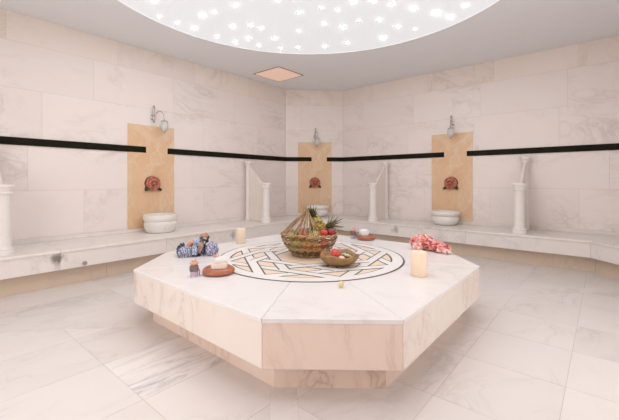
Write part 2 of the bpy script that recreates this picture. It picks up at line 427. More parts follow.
struct('ceiling', bm, 'ceiling')
RS = (DR*DR+RISE*RISE)/(2*RISE)
def dome_z(r): return RISE-RS+math.sqrt(RS*RS-r*r)
dome = thing('star_dome', 'large round glowing white dome light set with tiny star lamps in the ceiling', 'ceiling light', tuple(DC))
bm = bmesh.new()
prof = [(DR*k/24, dome_z(DR*k/24)) for k in range(25)]
prof += [(DR, -.004), (DR+.012, -.004), (DR+.012, .02)] 
prof += [(DR*k/24+.012, dome_z(DR*k/24)+.03) for k in range(24, -1, -1)]
prof[-1] = (0, prof[-1][1])
prof[-2] = (DR/24, prof[-2][1])
lathe(bm, prof, 128)
link('dome_skin', bm, 'dome', dome, smooth=True)
STARS = [(1.73, 3.55, 1.3), (1.88, 3.74, 0.8), (2.1, 3.75, 1), (2.27, 3.51, 2.2), (2.35, 3.39, 1), (2.31, 3.74, 2), (2.62, 3.73, 1.2), (2.47, 3.17, 1.7), (2.67, 3.47, 1.6), (2.87, 3.68, 1.3), (2.82, 3.32, 1.5), (2.96, 3.53, 1.6), (2.96, 3.28, 1.3), (3.15, 3.54, 1.1), (3.21, 3.3, 1.7), (3.41, 3.38, 0.8), (3.09, 2.75, 1.5), (3.33, 2.98, 1), (3.56, 3.2, 1), (2.77, 2.8, 1.2), (3.19, 2.5, 1.2), (3.43, 2.65, 1.4), (3.78, 2.91, 1), (3.34, 2.37, 1.1), (3.62, 2.5, 1.8), (3.89, 2.62, 1.7), (3.32, 2.15, 1.8), (3.42, 1.96, 1.5), (3.62, 2.27, 0.7), (3.73, 2.05, 1.7), (4.04, 2.17, 2.3), (3.56, 1.81, 1.7), (3.93, 1.91, 1.7), (3.72, 1.62, 2.3), (4.05, 1.75, 0.8), (3.88, 1.43, 2.7), (3.98, 1.31, 2.5), (3.85, 1.11, 1.2)]
rnd = random.Random(3)
while len(STARS) < 92:
    a = rnd.uniform(0, 2*PI); r = DR*.95*math.sqrt(rnd.random()); x, y = DC.x+r*math.cos(a), DC.y+r*math.sin(a)
    if x*math.cos(AZ)+y*math.sin(AZ) > 3.4: continue
    if all((x-s[0])**2+(y-s[1])**2 > .03 for s in STARS): STARS.append((x, y, rnd.choice([1, 1.2, 1.5, 1.7, 2, 2.3])))
for x, y, s in STARS:
    r = .0095*s; dim = (x, y, s) in STARS[:38]
    bm = bmesh.new(); lathe(bm, [(0, -.0035), (r*.985, -.0035), (r, -.0031)], 20); lathe(bm, [(r, -.001), (r*1.02, -.0008), (r, .004), (0, .004)], 16, mi=1)
    rr = math.hypot(x-DC.x, y-DC.y)
    link('star_light', bm, ['star_dim' if dim else 'star', 'dome_rim'], dome, fixn=False, loc=(x-DC.x, y-DC.y, dome_z(rr)-.003),
         rot=Vector((x-DC.x, y-DC.y, RS-RISE+dome_z(rr))).to_track_quat('Z', 'Y').to_euler())

# square recessed pink panel in the ceiling
cp = thing('ceiling_panel', 'square pinkish softly lit panel set in the grey ceiling beside the round dome', 'ceiling panel', (4.16, 4.18, CEIL))
bm = bmesh.new()
for k, (x0, y0, x1, y1) in enumerate([(-.3, -.3, .3, -.285), (-.3, .285, .3, .3), (-.3, -.285, -.285, .285), (.285, -.285, .3, .285)]):
    pbox(bm, (x0, y0, -.006), (x1-x0, 0, 0), (0, y1-y0, 0), (0, 0, .006))
link('panel_frame', bm, 'panel_frame' if 'panel_frame' in M else 'kick', cp)
bm = bmesh.new(); pbox(bm, (-.272, -.272, -.012), (.544, 0, 0), (0, .544, 0), (0, 0, .012)); bevel_mod(link('panel_face', bm, 'panel_pink', cp), .003)

# ---------------- bench ----------------
bench = thing('wall_bench', 'continuous low white marble bench running round the room along the walls', 'bench')
front = [(-.43, 3.66), (-.05, 4.04), (4.66, 4.04), (5.05, 3.65), (5.05, .12), (4.42, -.51)]
back = [(-1.145, 3.955), (-.352, 4.755), (4.928, 4.755), (5.725, 3.958), (5.725, -.168), (4.935, -.962)]
def offs(path, d):   # move a path towards the room by d
    res = []
    for i, p in enumerate(path):
        ns = []
        for a, b in ((i-1, i), (i, i+1)):
            if a >= 0 and b < len(path):
                dx, dy = path[b][0]-path[a][0], path[b][1]-path[a][1]; L = math.hypot(dx, dy); ns.append((dy/L, -dx/L))
        nx = sum(q[0] for q in ns)/len(ns); ny = sum(q[1] for q in ns)/len(ns); L2 = nx*nx+ny*ny
        res.append((p[0]+d*nx/L2, p[1]+d*ny/L2))
    return res
def cut_cells(fr, bk, cuts):
    """split each front/back quad of the bench at the cut fractions"""
    cells = []
    for i in range(len(fr)-1):
        ts = [0]+cuts.get(i, [])+[1]
        for a, b in zip(ts, ts[1:]):
            L = lambda p, q, t: (p[0]+(q[0]-p[0])*t, p[1]+(q[1]-p[1])*t)
            f0, f1 = L(fr[i], fr[i+1], a), L(fr[i], fr[i+1], b)
            if cuts.get(i):   # cuts square to the wall
                k0 = bk[i] if a == 0 else proj(f0, bk[i], bk[i+1]); k1 = bk[i+1] if b == 1 else proj(f1, bk[i], bk[i+1])
            else: k0, k1 = bk[i], bk[i+1]
            cells.append([f0, f1, k1, k0])
    return cells
def proj(p, a, b):
    dx, dy = b[0]-a[0], b[1]-a[1]; t = ((p[0]-a[0])*dx+(p[1]-a[1])*dy)/(dx*dx+dy*dy); return (a[0]+dx*t, a[1]+dy*t)
def inset(poly, g):
    cx = sum(p[0] for p in poly)/len(poly); cy = sum(p[1] for p in poly)/len(poly); o = []
    for x, y in poly:
        L = math.hypot(x-cx, y-cy); o.append((x-(x-cx)/L*g, y-(y-cy)/L*g))
    return o
CUT = {1: [(u+.05)/4.71 for u in (.02, 1.04, 2.12, 3.2)], 3: [(3.65-v)/3.53 for v in (2.55, 1.45)]}
bm = bmesh.new()
for c in cut_cells(offs(front, .012), back, CUT): prism(bm, inset(c, .0012), .345, .37)
bevel_mod(link('seat_top', bm, 'bench', bench), .004)
bm = bmesh.new()
for c in cut_cells(front, offs(front, -.03), CUT): prism(bm, inset(c, .001), .18, .3445)
bench_in = offs(front, -.032)
link('face_panel', bm, 'bench', bench)
bm = bmesh.new()
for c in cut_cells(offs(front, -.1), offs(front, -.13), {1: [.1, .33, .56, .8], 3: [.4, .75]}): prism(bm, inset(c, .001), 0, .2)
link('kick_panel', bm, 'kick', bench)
bm = bmesh.new()
for c in cut_cells(offs(front, -.031), offs(front, -.099), {}): prism(bm, c, .18, .19)
for c in cut_cells(offs(front, -.131), back, {}): prism(bm, c, 0, .3445)
link('core', bm, 'kick', bench)
bm = bmesh.new()
for c in cut_cells(offs(back, .016), back, {1: [.26, .47, .7], 3: [.3, .6]}): prism(bm, inset(c, .0005), .3705, .412)
bevel_mod(link('skirting', bm, 'bench', bench), .003)
BT = .3705

# ---------------- wash panels, basins, spouts, lamps ----------------
# frame at the wall: origin on the wall at floor, +x along the wall to the right, -y into the room
def at_wall(p, ang): return Matrix.Translation((p[0], p[1], 0)) @ Matrix.Rotation(ang, 4, 'Z')
PLACES = [((2.285, 4.76), 0, 'left', .64), ((5.335, 4.355), -PI/4, 'corner', .66), ((5.73, 1.865), -PI/2, 'right', .63)]
def wash_panel(w_):
    t = bpy.data.objects.new('ochre_plaque', None); C.objects.link(t)
    bm = bmesh.new(); pbox(bm, (-w_/2, -.012, .413), (w_, 0, 0), (0, .012, 0), (0, 0, 1.385)); 
    bevel_mod(link('panel', bm, 'ochre', t), .002)
    return t
def basin():
    t = thing('wash_basin', '', 'basin'); bm = bmesh.new()
    prof = [(0, 0), (.165, 0), (.185, .008), (.205, .05), (.216, .10), (.217, .135), (.209, .15), (.206, .158), (.210, .166), (.222, .178), (.226, .20), (.226, .235), (.221, .25), (.207, .256),
            (.188, .252), (.180, .235), (.165, .12), (.12, .06), (0, .05)]
    lathe(bm, prof, 48); link('bowl', bm, 'basin', t, smooth=True); return t
def round_basin():
    t = thing('wash_basin', '', 'basin'); bm = bmesh.new()
    prof = [(0, 0), (.14, 0), (.165, .01), (.198, .05), (.212, .09), (.208, .125), (.19, .145), (.192, .155), (.215, .163), (.226, .18), (.226, .21), (.218, .228), (.20, .232),
            (.182, .225), (.175, .2), (.16, .12), (.1, .06), (0, .05)]
    lathe(bm, prof, 48); link('bowl', bm, 'basin', t, smooth=True); return t
def spout():
    t = thing('fountain_spout', '', 'spout')
    bm = bmesh.new()   # patina back plate with a flat foot and two leaf scrolls
    pts = [(-.10, -.08), (.10, -.08), (.105, -.05), (.095, -.03)] + [(.108*math.cos(a), .005+.108*math.sin(a)) for a in [k*PI/16 for k in range(0, 17)]] + [(-.095, -.03), (-.105, -.05)]
    a = [bm.verts.new((x, -.001, z)) for x, z in pts]; b = [bm.verts.new((x*.95, -.022, z*.95)) for x, z in pts]
    bm.faces.new(a[::-1]); bm.faces.new(b)
    for i in range(len(pts)): bm.faces.new((a[i], a[(i+1) % len(pts)], b[(i+1) % len(pts)], b[i]))
    link('back_plate', bm, 'dark_copper', t)
    for sx in (-1, 1):
        bm = bmesh.new()
        for k in range(3): blob(bm, (sx*(.068+.014*k), -.035, -.06-.008*k), (.026, .016, .018), .15, 2, k, 2)
        link('leaf_scroll', bm, 'patina', t, smooth='all')
    bm = bmesh.new()   # copper red rosette
    def pet(r, z, a): return (r*(1+.05*math.cos(8*a)) if .03 < r < .075 else r, z+(.006*math.cos(8*a) if .02 < r < .07 else 0))
    lathe(bm, [(.098, 0), (.1, .012), (.095, .026), (.086, .03), (.078, .022), (.072, .02), (.062, .034), (.045, .04), (.034, .028), (.026, .03), (.02, .05), (.012, .058), (0, .06)], 48, mod=pet)
    link('rosette', bm, 'copper', t, loc=(0, -.02, .008), rot=(PI/2, 0, 0), smooth=True)
    bm = bmesh.new(); tube(bm, [(0, -.06, -.005), (0, -.09, -.012), (0, -.105, -.03)], [.012, .011, .010], 10)
    link('nozzle', bm, 'copper', t, smooth=True)
    return t
def wall_lamp(tipx, tipy):
    """tip = where the shade hangs, in wall coordinates"""
    t = thing('wall_lamp', '', 'wall lamp')
    bm = bmesh.new()
    lathe(bm, [(0, 0), (.034, 0), (.036, .006), (.024, .014), (.014, .02), (.012, .035), (0, .035)], 24)
    link('wall_plate', bm, 'chrome', t, rot=(PI/2, 0, 0), smooth=True)
    bm = bmesh.new()
    lathe(bm, [(0, -.075), (.010, -.07), (.016, -.055), (.010, -.045), (.012, -.03), (.02, -.012), (.02, .012), (.010, .03), (.010, .06), (.017, .075), (.017, .085), (.010, .1), (.012, .125), (.018, .135), (.012, .15), (.006, .165), (0, .17)], 16, c=(0, -.04, 0))
    link('rod', bm, 'chrome', t, smooth=True)
    bm = bmesh.new(); P0 = Vector((0, -.045, -.005)); P3 = Vector((tipx, tipy, -.05))
    pts = []
    for k in range(21):
        s = k/20; b = P0*(1-s)**3+3*s*(1-s)**2*(P0*.75+P3*.25+Vector((0, 0, .13)))+3*s*s*(1-s)*(P3+Vector((0, 0, .17)))+P3*s**3
        pts.append(b)
    tube(bm, pts, .0065, 10)
    link('arm', bm, 'chrome', t, smooth=True)
    bm = bmesh.new(); lathe(bm, [(0, .012), (.012, .01), (.042, -.002), (.046, -.012), (.04, -.016), (0, -.016)], 24, c=(tipx, tipy, -.05))
    link('shade_holder', bm, 'chrome', t, smooth=True)
    bm = bmesh.new()
    lathe(bm, [(.038, -.012), (.047, -.03), (.05, -.06), (.048, -.09), (.042, -.11), (.03, -.13), (.018, -.14), (.012, -.15), (0, -.154)], 32, c=(tipx, tipy, -.05), mod=lambda r, z, a: (r*(1+.03*math.cos(10*a)), z))
    link('glass_shade', bm, 'glass', t, smooth=True)
    bm = bmesh.new(); lathe(bm, [(0, -.148), (.012, -.15), (.015, -.156), (.008, -.164), (0, -.17)], 16, c=(tipx, tipy, -.05)); link('finial', bm, 'chrome', t, smooth=True)
    return t
LBL = {'left': ('on the left wall', 'left wall'), 'corner': ('on the narrow corner wall', 'corner wall'), 'right': ('on the right wall', 'right wall')}
sp0 = spout(); b0 = basin(); b1 = round_basin()
TIPS = {'left': (.085, -.165), 'corner': (.02, -.16), 'right': (.035, -.17)}
GAP = {'left': .245, 'corner': .245, 'right': .245}
for k, (p, ang, nm, wd) in enumerate(PLACES):
    Mx = at_wall(p, ang); wl = LBL[nm][1]
    t = wash_panel(wd); t.matrix_world = Mx @ Matrix.Translation((0, -.0006, 0))
    tag(t, {'left': 'tall ochre marble panel on the left wall above its round basin', 'corner': 'tall ochre marble panel on the narrow corner wall behind the pineapple', 'right': 'tall ochre marble panel with white diagonal vein on the right wall'}[nm], 'wall panel', 'ochre wash panels')
    L = wall_lamp(*TIPS[nm]); L.matrix_world = Mx @ Matrix.Translation((.01, 0, 1.915))
    tag(L, 'chrome wall lamp with small hanging glass shade above the ochre panel of the '+wl, 'wall lamp', 'wall lamps over the wash panels')
    s = sp0 if k == 0 else dup(sp0); s.matrix_world = Mx @ Matrix.Translation((.0, -.012, 1.0))
    tag(s, 'round red copper rosette spout on the ochre panel of the '+wl, 'spout', 'fountain spouts')
    src = b0 if nm == 'left' else b1
    b = dup(b1) if nm == 'right' else src
    b.matrix_world = Mx @ Matrix.Translation(({'left': .0, 'corner': .03, 'right': -.015}[nm], -GAP[nm], BT)) @ Matrix.Diagonal((.94, .94, .92, 1))
    tag(b, {'left': 'straight-sided white marble basin with grooved waist below the left wall panel', 'corner': 'round white marble basin on the bench below the corner wall panel, behind the pineapple', 'right': 'round bellied white marble basin with wide rim below the right wall panel'}[nm], 'basin', 'marble basins on the bench')

# ---------------- bench dividers ----------------
def pillar_bm(sh, cap, h, flare):
    bm = bmesh.new(); a = cap/2; b = sh/2
    lathe(bm, [(0, 0), (b*1.32, 0), (b*1.32, .03), (b*1.22, .045), (b*1.28, .055), (b*1.05, .07), (b, .085), (b*.96, h-.10), (b*1.0, h-.09)], 32)
    c = bmesh.new(); lathe(c, [(0, h-.092), (b*1.15, h-.09), (b*1.2, h-.078), (b*1.05, h-.07), (b*1.1, h-.06), (a*.88, h-.045), (a*.92, h-.03), (a, h-.025), (a, 0+h-.003), (a-.004, h), (0, h)], 32)
    return bm, c
def divider():
    t = thing('bench_divider', '', 'divider')
    # local frame: origin at the wall on the bench top, -y into the room
    for nm, y, sh, cp_, h in (('short_pillar', -.535, .128, .178, .645), ('tall_pillar', -.085, .078, .135, 1.01)):
        bm, c = pillar_bm(sh, cp_, h, 0)
        P = link(nm, bm, 'post', t, loc=(0, y, 0), smooth=True)
        link('capital', c, 'post', P, smooth=True)
    bm = bmesh.new()
    pts = [(-.475, .0), (-.12, 0), (-.12, .93), (-.14, .93), (-.475, .60)]
    a = [bm.verts.new((-.018, y, z)) for y, z in pts]; b = [bm.verts.new((.018, y, z)) for y, z in pts]
    bm.faces.new(a); bm.faces.new(b[::-1])
    for i in range(5): bm.faces.new((a[i], b[i], b[(i+1) % 5], a[(i+1) % 5]))
    bevel_mod(link('side_panel', bm, 'divider', t), .004)
    return t
d0 = divider()
DV = [((.64, 4.742), 0, 'marble divider with short and tall pillars at the left edge, near the camera'),
      ((3.90, 4.742), 0, 'marble divider with two white pillars on the left wall, near the corner'),
      ((5.712, 2.97), -PI/2, 'marble divider with short and tall pillars on the right wall, nearest the corner'),
      ((5.712, .835), -PI/2, 'marble divider with overlapping short and tall pillars near the right end of the bench')]
for k, (p, ang, lb) in enumerate(DV):
    d = d0 if k == 0 else dup(d0)
    d.location = (p[0], p[1], BT); d.rotation_euler = (0, 0, ang); tag(d, lb, 'divider', 'pillared dividers on the bench')

# ---------------- octagonal platform ----------------
H = .397
OCT = [(1.13, 2.64), (1.12, 1.24), (1.54, .719), (2.88, .727), (3.45, 1.24), (3.45, 2.56), (2.98, 3.05), (1.60, 3.05)]
CC = (2.32, 1.94); RI = .785
plat = thing('marble_platform', 'large octagonal marble platform with geometric inlay in the middle of the room', 'platform')
def shrink(poly, d):
    n = len(poly); res = []
    for i in range(n):
        p0, p1, p2 = poly[i-1], poly[i], poly[(i+1) % n]
        def nr(a, b):
            dx, dy = b[0]-a[0], b[1]-a[1]; L = math.hypot(dx, dy); return (-dy/L, dx/L)
        n1, n2 = nr(p0, p1), nr(p1, p2); k = 1+n1[0]*n2[0]+n1[1]*n2[1]
        res.append((p1[0]+d*(n1[0]+n2[0])/k, p1[1]+d*(n1[1]+n2[1])/k))
    return res
bm = bmesh.new(); n = 8; OUT = OCT
for i in range(n):
    p, q = OUT[i], OUT[(i+1) % n]
    a0 = math.atan2(p[1]-CC[1], p[0]-CC[0]); a1 = math.atan2(q[1]-CC[1], q[0]-CC[0])
    while a1 < a0: a1 += 2*PI
    g = .0008
    arc = [(CC[0]+RI*math.cos(a0+(a1-a0)*k/12), CC[1]+RI*math.sin(a0+(a1-a0)*k/12)) for k in range(13)]
    dx, dy = q[0]-p[0], q[1]-p[1]; L = math.hypot(dx, dy)
    p_ = (p[0]+dx/L*g, p[1]+dy/L*g); q_ = (q[0]-dx/L*g, q[1]-dy/L*g)
    arc[0] = (arc[0][0]+dx/L*g, arc[0][1]+dy/L*g); arc[-1] = (arc[-1][0]-dx/L*g, arc[-1][1]-dy/L*g)
    poly = [p_, q_] + arc[::-1]
    # quads between edge and arc, one island per segment
    lo = []; hi = []
    m_ = len(arc)
    E = [(p_[0]+(q_[0]-p_[0])*k/(m_-1), p_[1]+(q_[1]-p_[1])*k/(m_-1)) for k in range(m_)]
    th = lambda P, z: [bm.verts.new((x, y, z)) for x, y in P]
    e1, e0, a_1, a_0 = th(E, H), th(E, H-.024), th(arc, H), th(arc, H-.024)
    for k in range(m_-1):
        bm.faces.new((e1[k], e1[k+1], a_1[k+1], a_1[k])); bm.faces.new((e0[k], a_0[k], a_0[k+1], e0[k+1]))
        bm.faces.new((e0[k], e0[k+1], e1[k+1], e1[k])); bm.faces.new((a_0[k], a_1[k], a_1[k+1], a_0[k+1]))
    bm.faces.new((e0[0], e1[0], a_1[0], a_0[0])); bm.faces.new((e0[-1], a_0[-1], a_1[-1], e1[-1]))
bevel_mod(link('top_slab', bm, 'top', plat), .004, 3)
bm = bmesh.new()
ap = shrink(OCT, .004); api = shrink(OCT, .03); base = shrink(OCT, .122)
for i in range(8):
    j = (i+1) % 8; dx, dy = ap[j][0]-ap[i][0], ap[j][1]-ap[i][1]; L = math.hypot(dx, dy); g = .0009
    prism(bm, [(ap[i][0]+dx/L*g, ap[i][1]+dy/L*g), (ap[j][0]-dx/L*g, ap[j][1]-dy/L*g), (api[j][0]-dx/L*g, api[j][1]-dy/L*g), (api[i][0]+dx/L*g, api[i][1]+dy/L*g)], .155, H-.0244, i % 2)
bevel_mod(link('side_panel', bm, ['side', 'side_pink'], plat), .002)
bm = bmesh.new(); prism(bm, shrink(OCT, .0305), .157, H-.026)
link('core', bm, 'kick', plat)
bm = bmesh.new()
bi = shrink(OCT, .15)
for i in range(8):
    j = (i+1) % 8; prism(bm, [base[i], base[j], bi[j], bi[i]], 0, .1545)
link('plinth', bm, 'side_pink', plat)
# inlay
def disc(bm, r, z0, z1, seg=96):
    lathe(bm, [(0, z0), (r, z0), (r, z1), (0, z1)], seg, c=(CC[0], CC[1], 0))
def ring(bm, r0, r1, z0, z1, seg=128):
    lathe(bm, [(r0, z0), (r1, z0), (r1, z1), (r0, z1), (r0, z0)], seg, c=(CC[0], CC[1], 0))
inl = bpy.data.objects.new('inlay_medallion', None); C.objects.link(inl); inl.parent = plat
bm = bmesh.new(); disc(bm, RI-.0005, H-.02, H+.0002); link('peach_field', bm, 'peach', inl)
bm = bmesh.new(); ring(bm, .770, .784, H-.004, H+.0022); ring(bm, .672, .690, H-.004, H+.0004); 

PH = math.radians(12); RT = .735; segs = []
DO, DI = .515, .320       # the two families of straps, eight each, all tangent to two circles
for dist, half in ((DO, .50), (DI, .395)):
    for k in range(8):
        a_ = PH+k*PI/4; nx, ny = math.cos(a_), math.sin(a_)
        segs.append(((nx*dist-ny*half, ny*dist+nx*half), (nx*dist+ny*half, ny*dist-nx*half)))
def isect(s, t):
    (x1, y1), (x2, y2) = s; (x3, y3), (x4, y4) = t; d = (x2-x1)*(y4-y3)-(y2-y1)*(x4-x3)
    if abs(d) < 1e-9: return None
    a = ((x3-x1)*(y4-y3)-(y3-y1)*(x4-x3))/d; b = ((x3-x1)*(y2-y1)-(y3-y1)*(x2-x1))/d
    return a if .03 < a < .97 and .03 < b < .97 else None
bw = bmesh.new(); hw, hd = .032, .0440
def ribbon(b_, P, Q, zs, hw_, dz):
    d = Vector((Q[0]-P[0], Q[1]-P[1], 0)); L = d.length; d.normalize(); nn = Vector((-d.y, d.x, 0))
    rows = []
    for t, z in zs:
        c = Vector((CC[0]+P[0], CC[1]+P[1], H+z+dz))+d*L*t
        rows.append([b_.verts.new(c-nn*hw_), b_.verts.new(c+nn*hw_), b_.verts.new(c+nn*hw_-Vector((0, 0, z+dz+.004))), b_.verts.new(c-nn*hw_-Vector((0, 0, z+dz+.004)))])
    for A, B in zip(rows, rows[1:]):
        for i in range(4): b_.faces.new((A[i], A[(i+1) % 4], B[(i+1) % 4], B[i]))
    b_.faces.new(rows[0]); b_.faces.new(rows[-1][::-1])
cross = {}
for i, si in enumerate(segs):
    for j, sj in enumerate(segs):
        if j <= i: continue
        a_ = isect(si, sj)
        if a_: cross[(i, j)] = (a_, isect(sj, si))
hits = {i: [] for i in range(len(segs))}
for (i, j), (a_, b_) in cross.items():
    if b_: hits[i].append((a_, (i, j))); hits[j].append((b_, (i, j)))
for i in hits: hits[i].sort()
over = {}
for i in range(len(segs)):
    for k, (t, key) in enumerate(hits[i]):
        if key in over: continue
        over[key] = i if k % 2 == 0 else (key[0] if key[1] == i else key[1])
for i, s in enumerate(segs):
    L = math.hypot(s[1][0]-s[0][0], s[1][1]-s[0][1]); w2 = .055/L; eps = i*1.5e-5
    zs = [(0, .0012+eps)]
    for t, key in hits[i]:
        zz = (.0018 if over[key] == i else .0005)+eps
        for tt in (t-w2, t+w2):
            if zs[-1][0]+.001 < tt < .999: zs.append((tt, zz))
    zs.append((1, .0012+eps))
    ribbon(bw, s[0], s[1], zs, hw, .0005); ribbon(bm, s[0], s[1], zs, hd, 0)
link('dark_line', bm, 'dark_inlay', inl)
ring(bw, .686, .770, H-.004, H+.0030)
link('white_strap', bw, 'white_inlay', inl)
TZ = H+.0028

# ---------------- things on the platform ----------------
def candle(x, y, r, h, lb):
    t = thing('pillar_candle', lb, 'candle', (x, y, TZ if math.hypot(x-CC[0], y-CC[1]) < .78 else H+.0002), 0, 'cream pillar candles')
    bm = bmesh.new(); lathe(bm, [(0, 0), (r-.003, 0), (r, .004), (r, h-.008), (r-.003, h-.001), (r-.008, h), (r*.6, h-.006), (0, h-.008)], 40); link('wax', bm, 'candle', t, smooth=True)
    bm = bmesh.new(); tube(bm, [(0, 0, h-.008), (.001, 0, h+.002), (.003, 0, h+.008)], .0014, 6); link('wick', bm, 'wick', t)
candle(2.335, 2.901, .048, .152, 'cream pillar candle near the back left edge of the platform, beyond the inlay')
candle(2.325, .975, .055, .166, 'large cream pillar candle on the right of the platform, in front of the pink cloth')

def soap_dish(loc, r, hgt, lb):
    t = thing('soap_dish', lb, 'soap dish', loc, 0, 'terracotta soap dishes'); bm = bmesh.new()
    lathe(bm, [(0, 0), (r*.8, 0), (r*.93, .004), (r, hgt*.4), (r*.985, hgt*.65), (r*.9, hgt*.88), (r*.82, hgt), (r*.74, hgt*.92), (r*.68, hgt*.75), (0, hgt*.7)], 48)
    link('dish', bm, 'terracotta', t, smooth=True); return t
D1 = Vector((1.472, 2.075, TZ+.0006)); soap_dish(D1, .112, .042, 'glossy terracotta soap dish holding two cream soap bars, nearest on the left')
def soap(name, loc, s, rz, mat, lb, grp=None):
    bm = bmesh.new(); bmesh.ops.create_cube(bm, size=1)
    for v in bm.verts: v.co = Vector((v.co.x*s[0], v.co.y*s[1], (v.co.z+.5)*s[2]))
    bmesh.ops.bevel(bm, geom=bm.edges[:], offset=min(s)*.16, segments=3, affect='EDGES')
    o = link(name, bm, mat, loc=loc, smooth=60); o.rotation_euler = (0, 0, rz); tag(o, lb, 'soap', grp); return o
zd = TZ+.0006+.042*.7+.0008
soap('soap_bar', (1.475, 2.07, zd), (.108, .082, .05), -.75, 'soap', 'wide cream soap bar lying in the terracotta dish, under the white bar')
soap('soap_bar', (1.477, 2.06, zd+.0505), (.085, .066, .034), -.4, 'soap_white', 'smaller white soap bar stacked on top in the left terracotta dish')
bm = bmesh.new()
for k in range(4): blob(bm, (.012*math.cos(k*1.6), .012*math.sin(k*1.6), .006), (.016, .011, .005), .2, 2, k, 2, Matrix.Rotation(k*1.6, 4, 'Z'))
tag(link('rose_petals', bm, 'petal', loc=(1.455, 2.085, zd+.086), smooth='all'), 'pink rose petals on the white soap bar', 'petals')
D2 = Vector((3.37, 2.02, H+.0006)); soap_dish(D2, .102, .05, 'terracotta soap dish with a white soap at the back right of the inlay')
zd2 = H+.0006+.05*.7+.0008
soap('round_soap', (3.365, 2.045, zd2), (.095, .085, .075), -.7, 'soap_white', 'white soap block in the far terracotta dish')

def jar(x, y, sc, lb):
    t = thing('lavender_jar', lb, 'jar', (x, y, H), 0, 'lavender jars')
    bm = bmesh.new(); r = .027*sc; h = .062*sc
    lathe(bm, [(0, 0), (r, 0), (r*1.04, .004), (r*1.04, h), (r*.85, h+.006), (r*.85, h+.012), (0, h+.012)], 28); link('lavender_fill', bm, 'lilac', t, smooth=True)
    bm = bmesh.new(); R = r*1.1
    lathe(bm, [(0, h*.62), (R, h*.62), (R*1.08, h*.8), (R*1.05, h+.012), (R*.8, h+.022), (0, h+.024)], 28, mod=lambda r_, z, a: (r_*(1+.03*math.cos(14*a)), z)); link('cloth_cover', bm, 'burlap', t, smooth=True)
    bm = bmesh.new()
    for k in range(7):
        a = k*2*PI/6; q = 0 if k == 6 else .018*sc
        blob(bm, (q*math.cos(a), q*math.sin(a), h+.034+(.014 if k == 6 else 0)), (.016*sc, .013*sc, .014*sc), .25, 2, k, 3)
    link('dried_roses', bm, 'copper_bud', t, smooth='all')
    bm = bmesh.new(); a = -.7
    pts = [(R*1.12*math.cos(a), R*1.12*math.sin(a), h*.9), (R*1.3*math.cos(a), R*1.3*math.sin(a), h*.6), (R*1.25*math.cos(a-.1), R*1.25*math.sin(a-.1), h*.3), (R*1.4*math.cos(a), R*1.4*math.sin(a), .006)]
    tube(bm, pts, .005*sc, 6); link('ribbon', bm, 'ribbon', t, smooth='all')
jar(1.317, 2.136, .92, 'small jar of purple lavender topped with dried roses, by the left dish')
jar(3.33, 2.165, 1.0, 'tiny dark jar of lavender beside the far soap dish')

# cream rosebud
bm = bmesh.new()
blob(bm, (0, 0, .02), (.016, .016, .02), .1, 2, 1, 3)
for k in range(6):
    a = k*PI/3; R = Matrix.Rotation(a, 4, 'Z') @ Matrix.Rotation(.35, 4, 'Y')
    blob(bm, (.011*math.cos(a), .011*math.sin(a), .0185), (.006, .013, .0165), .15, 2, k, 3, R)
tag(link('cream_rosebud', bm, 'bud', loc=(1.755, 1.225, H+.001), smooth='all'), 'small cream yellow rosebud lying alone near the front of the platform', 'flower')

# wooden bowl
BWL = Vector((2.215, 1.565, TZ))
bm = bmesh.new()
def wavy(r, z, a):
    k = min(1, max(0, (r-.06)/.09)); return (r*(1+.05*k*math.cos(5*a+.6)+.03*k*math.cos(3*a)), z*(1+.10*k*math.cos(4*a+1)) if z > .03 else z)
lathe(bm, [(0, 0), (.07, 0), (.088, .004), (.12, .025), (.142, .05), (.150, .07), (.148, .077), (.136, .077), (.122, .062), (.10, .035), (.06, .02), (0, .018)], 56, mod=wavy)
for v in bm.verts: v.co.z += .0
for v in bm.verts: v.co.z *= 1.12
t = link('wooden_bowl', bm, 'wood', loc=BWL, smooth='all'); t.rotation_euler = (0, 0, .4)
tag(t, 'rustic wavy olive-wood bowl of cut fruit in front of the basket', 'bowl')

def apple_bm(r):
    bm = bmesh.new()
    lathe(bm, [(0, -.80*r), (.2*r, -.86*r), (.45*r, -.82*r), (.8*r, -.5*r), (.98*r, 0), (.95*r, .35*r), (.75*r, .72*r), (.45*r, .86*r), (.2*r, .80*r), (.06*r, .64*r), (0, .6*r)], 28, mod=lambda q, z, a: (q*(1+.02*math.cos(5*a)), z)); return bm
def oval_bm(r, e):
    bm = bmesh.new(); lathe(bm, [(0, -r*e)]+[(r*math.cos(t_)*(1-.1*math.sin(t_)), r*e*math.sin(t_)) for t_ in [(-.5+k/12)*PI for k in range(1, 12)]]+[(0, r*e*1.05)], 24); return bm
PROTO = {}
def fruit(kind, loc, rot, lb, r=.04, grp='fruit in the basket'):
    mats = {'red_apple': 'apple_red', 'dark_apple': 'apple_dark', 'green_apple': 'apple_green', 'orange': 'orange', 'mango': 'yellow', 'pear': 'apple_green'}
    names = {'red_apple': 'apple', 'dark_apple': 'apple', 'green_apple': 'apple', 'orange': 'orange', 'mango': 'mango', 'pear': 'pear'}
    n_ = names[kind]; t = thing(n_, lb, n_, loc, 0, grp); t.rotation_euler = rot
    bm = apple_bm(r) if n_ == 'apple' else oval_bm(r, {'orange': .95, 'mango': 1.25, 'pear': 1.3}[n_])
    link('flesh' if n_ == 'x' else 'skin', bm, mats[kind], t, smooth='all')
    bm = bmesh.new(); tube(bm, [(0, 0, r*.6 if n_ == 'apple' else r*(.93 if n_ == 'orange' else 1.2)), (.002, 0, r*1.0 if n_ != 'mango' else r*1.3), (.004, .001, r*(1.15 if n_ != 'pear' else 1.5))], .0018, 6)
    link('stem', bm, 'stem', t, smooth='all')
fruit('red_apple', BWL+Vector((-.02, .02, .082)), (.5, .3, 0), 'bright red apple in the wooden bowl', .042, 'fruit in the wooden bowl')
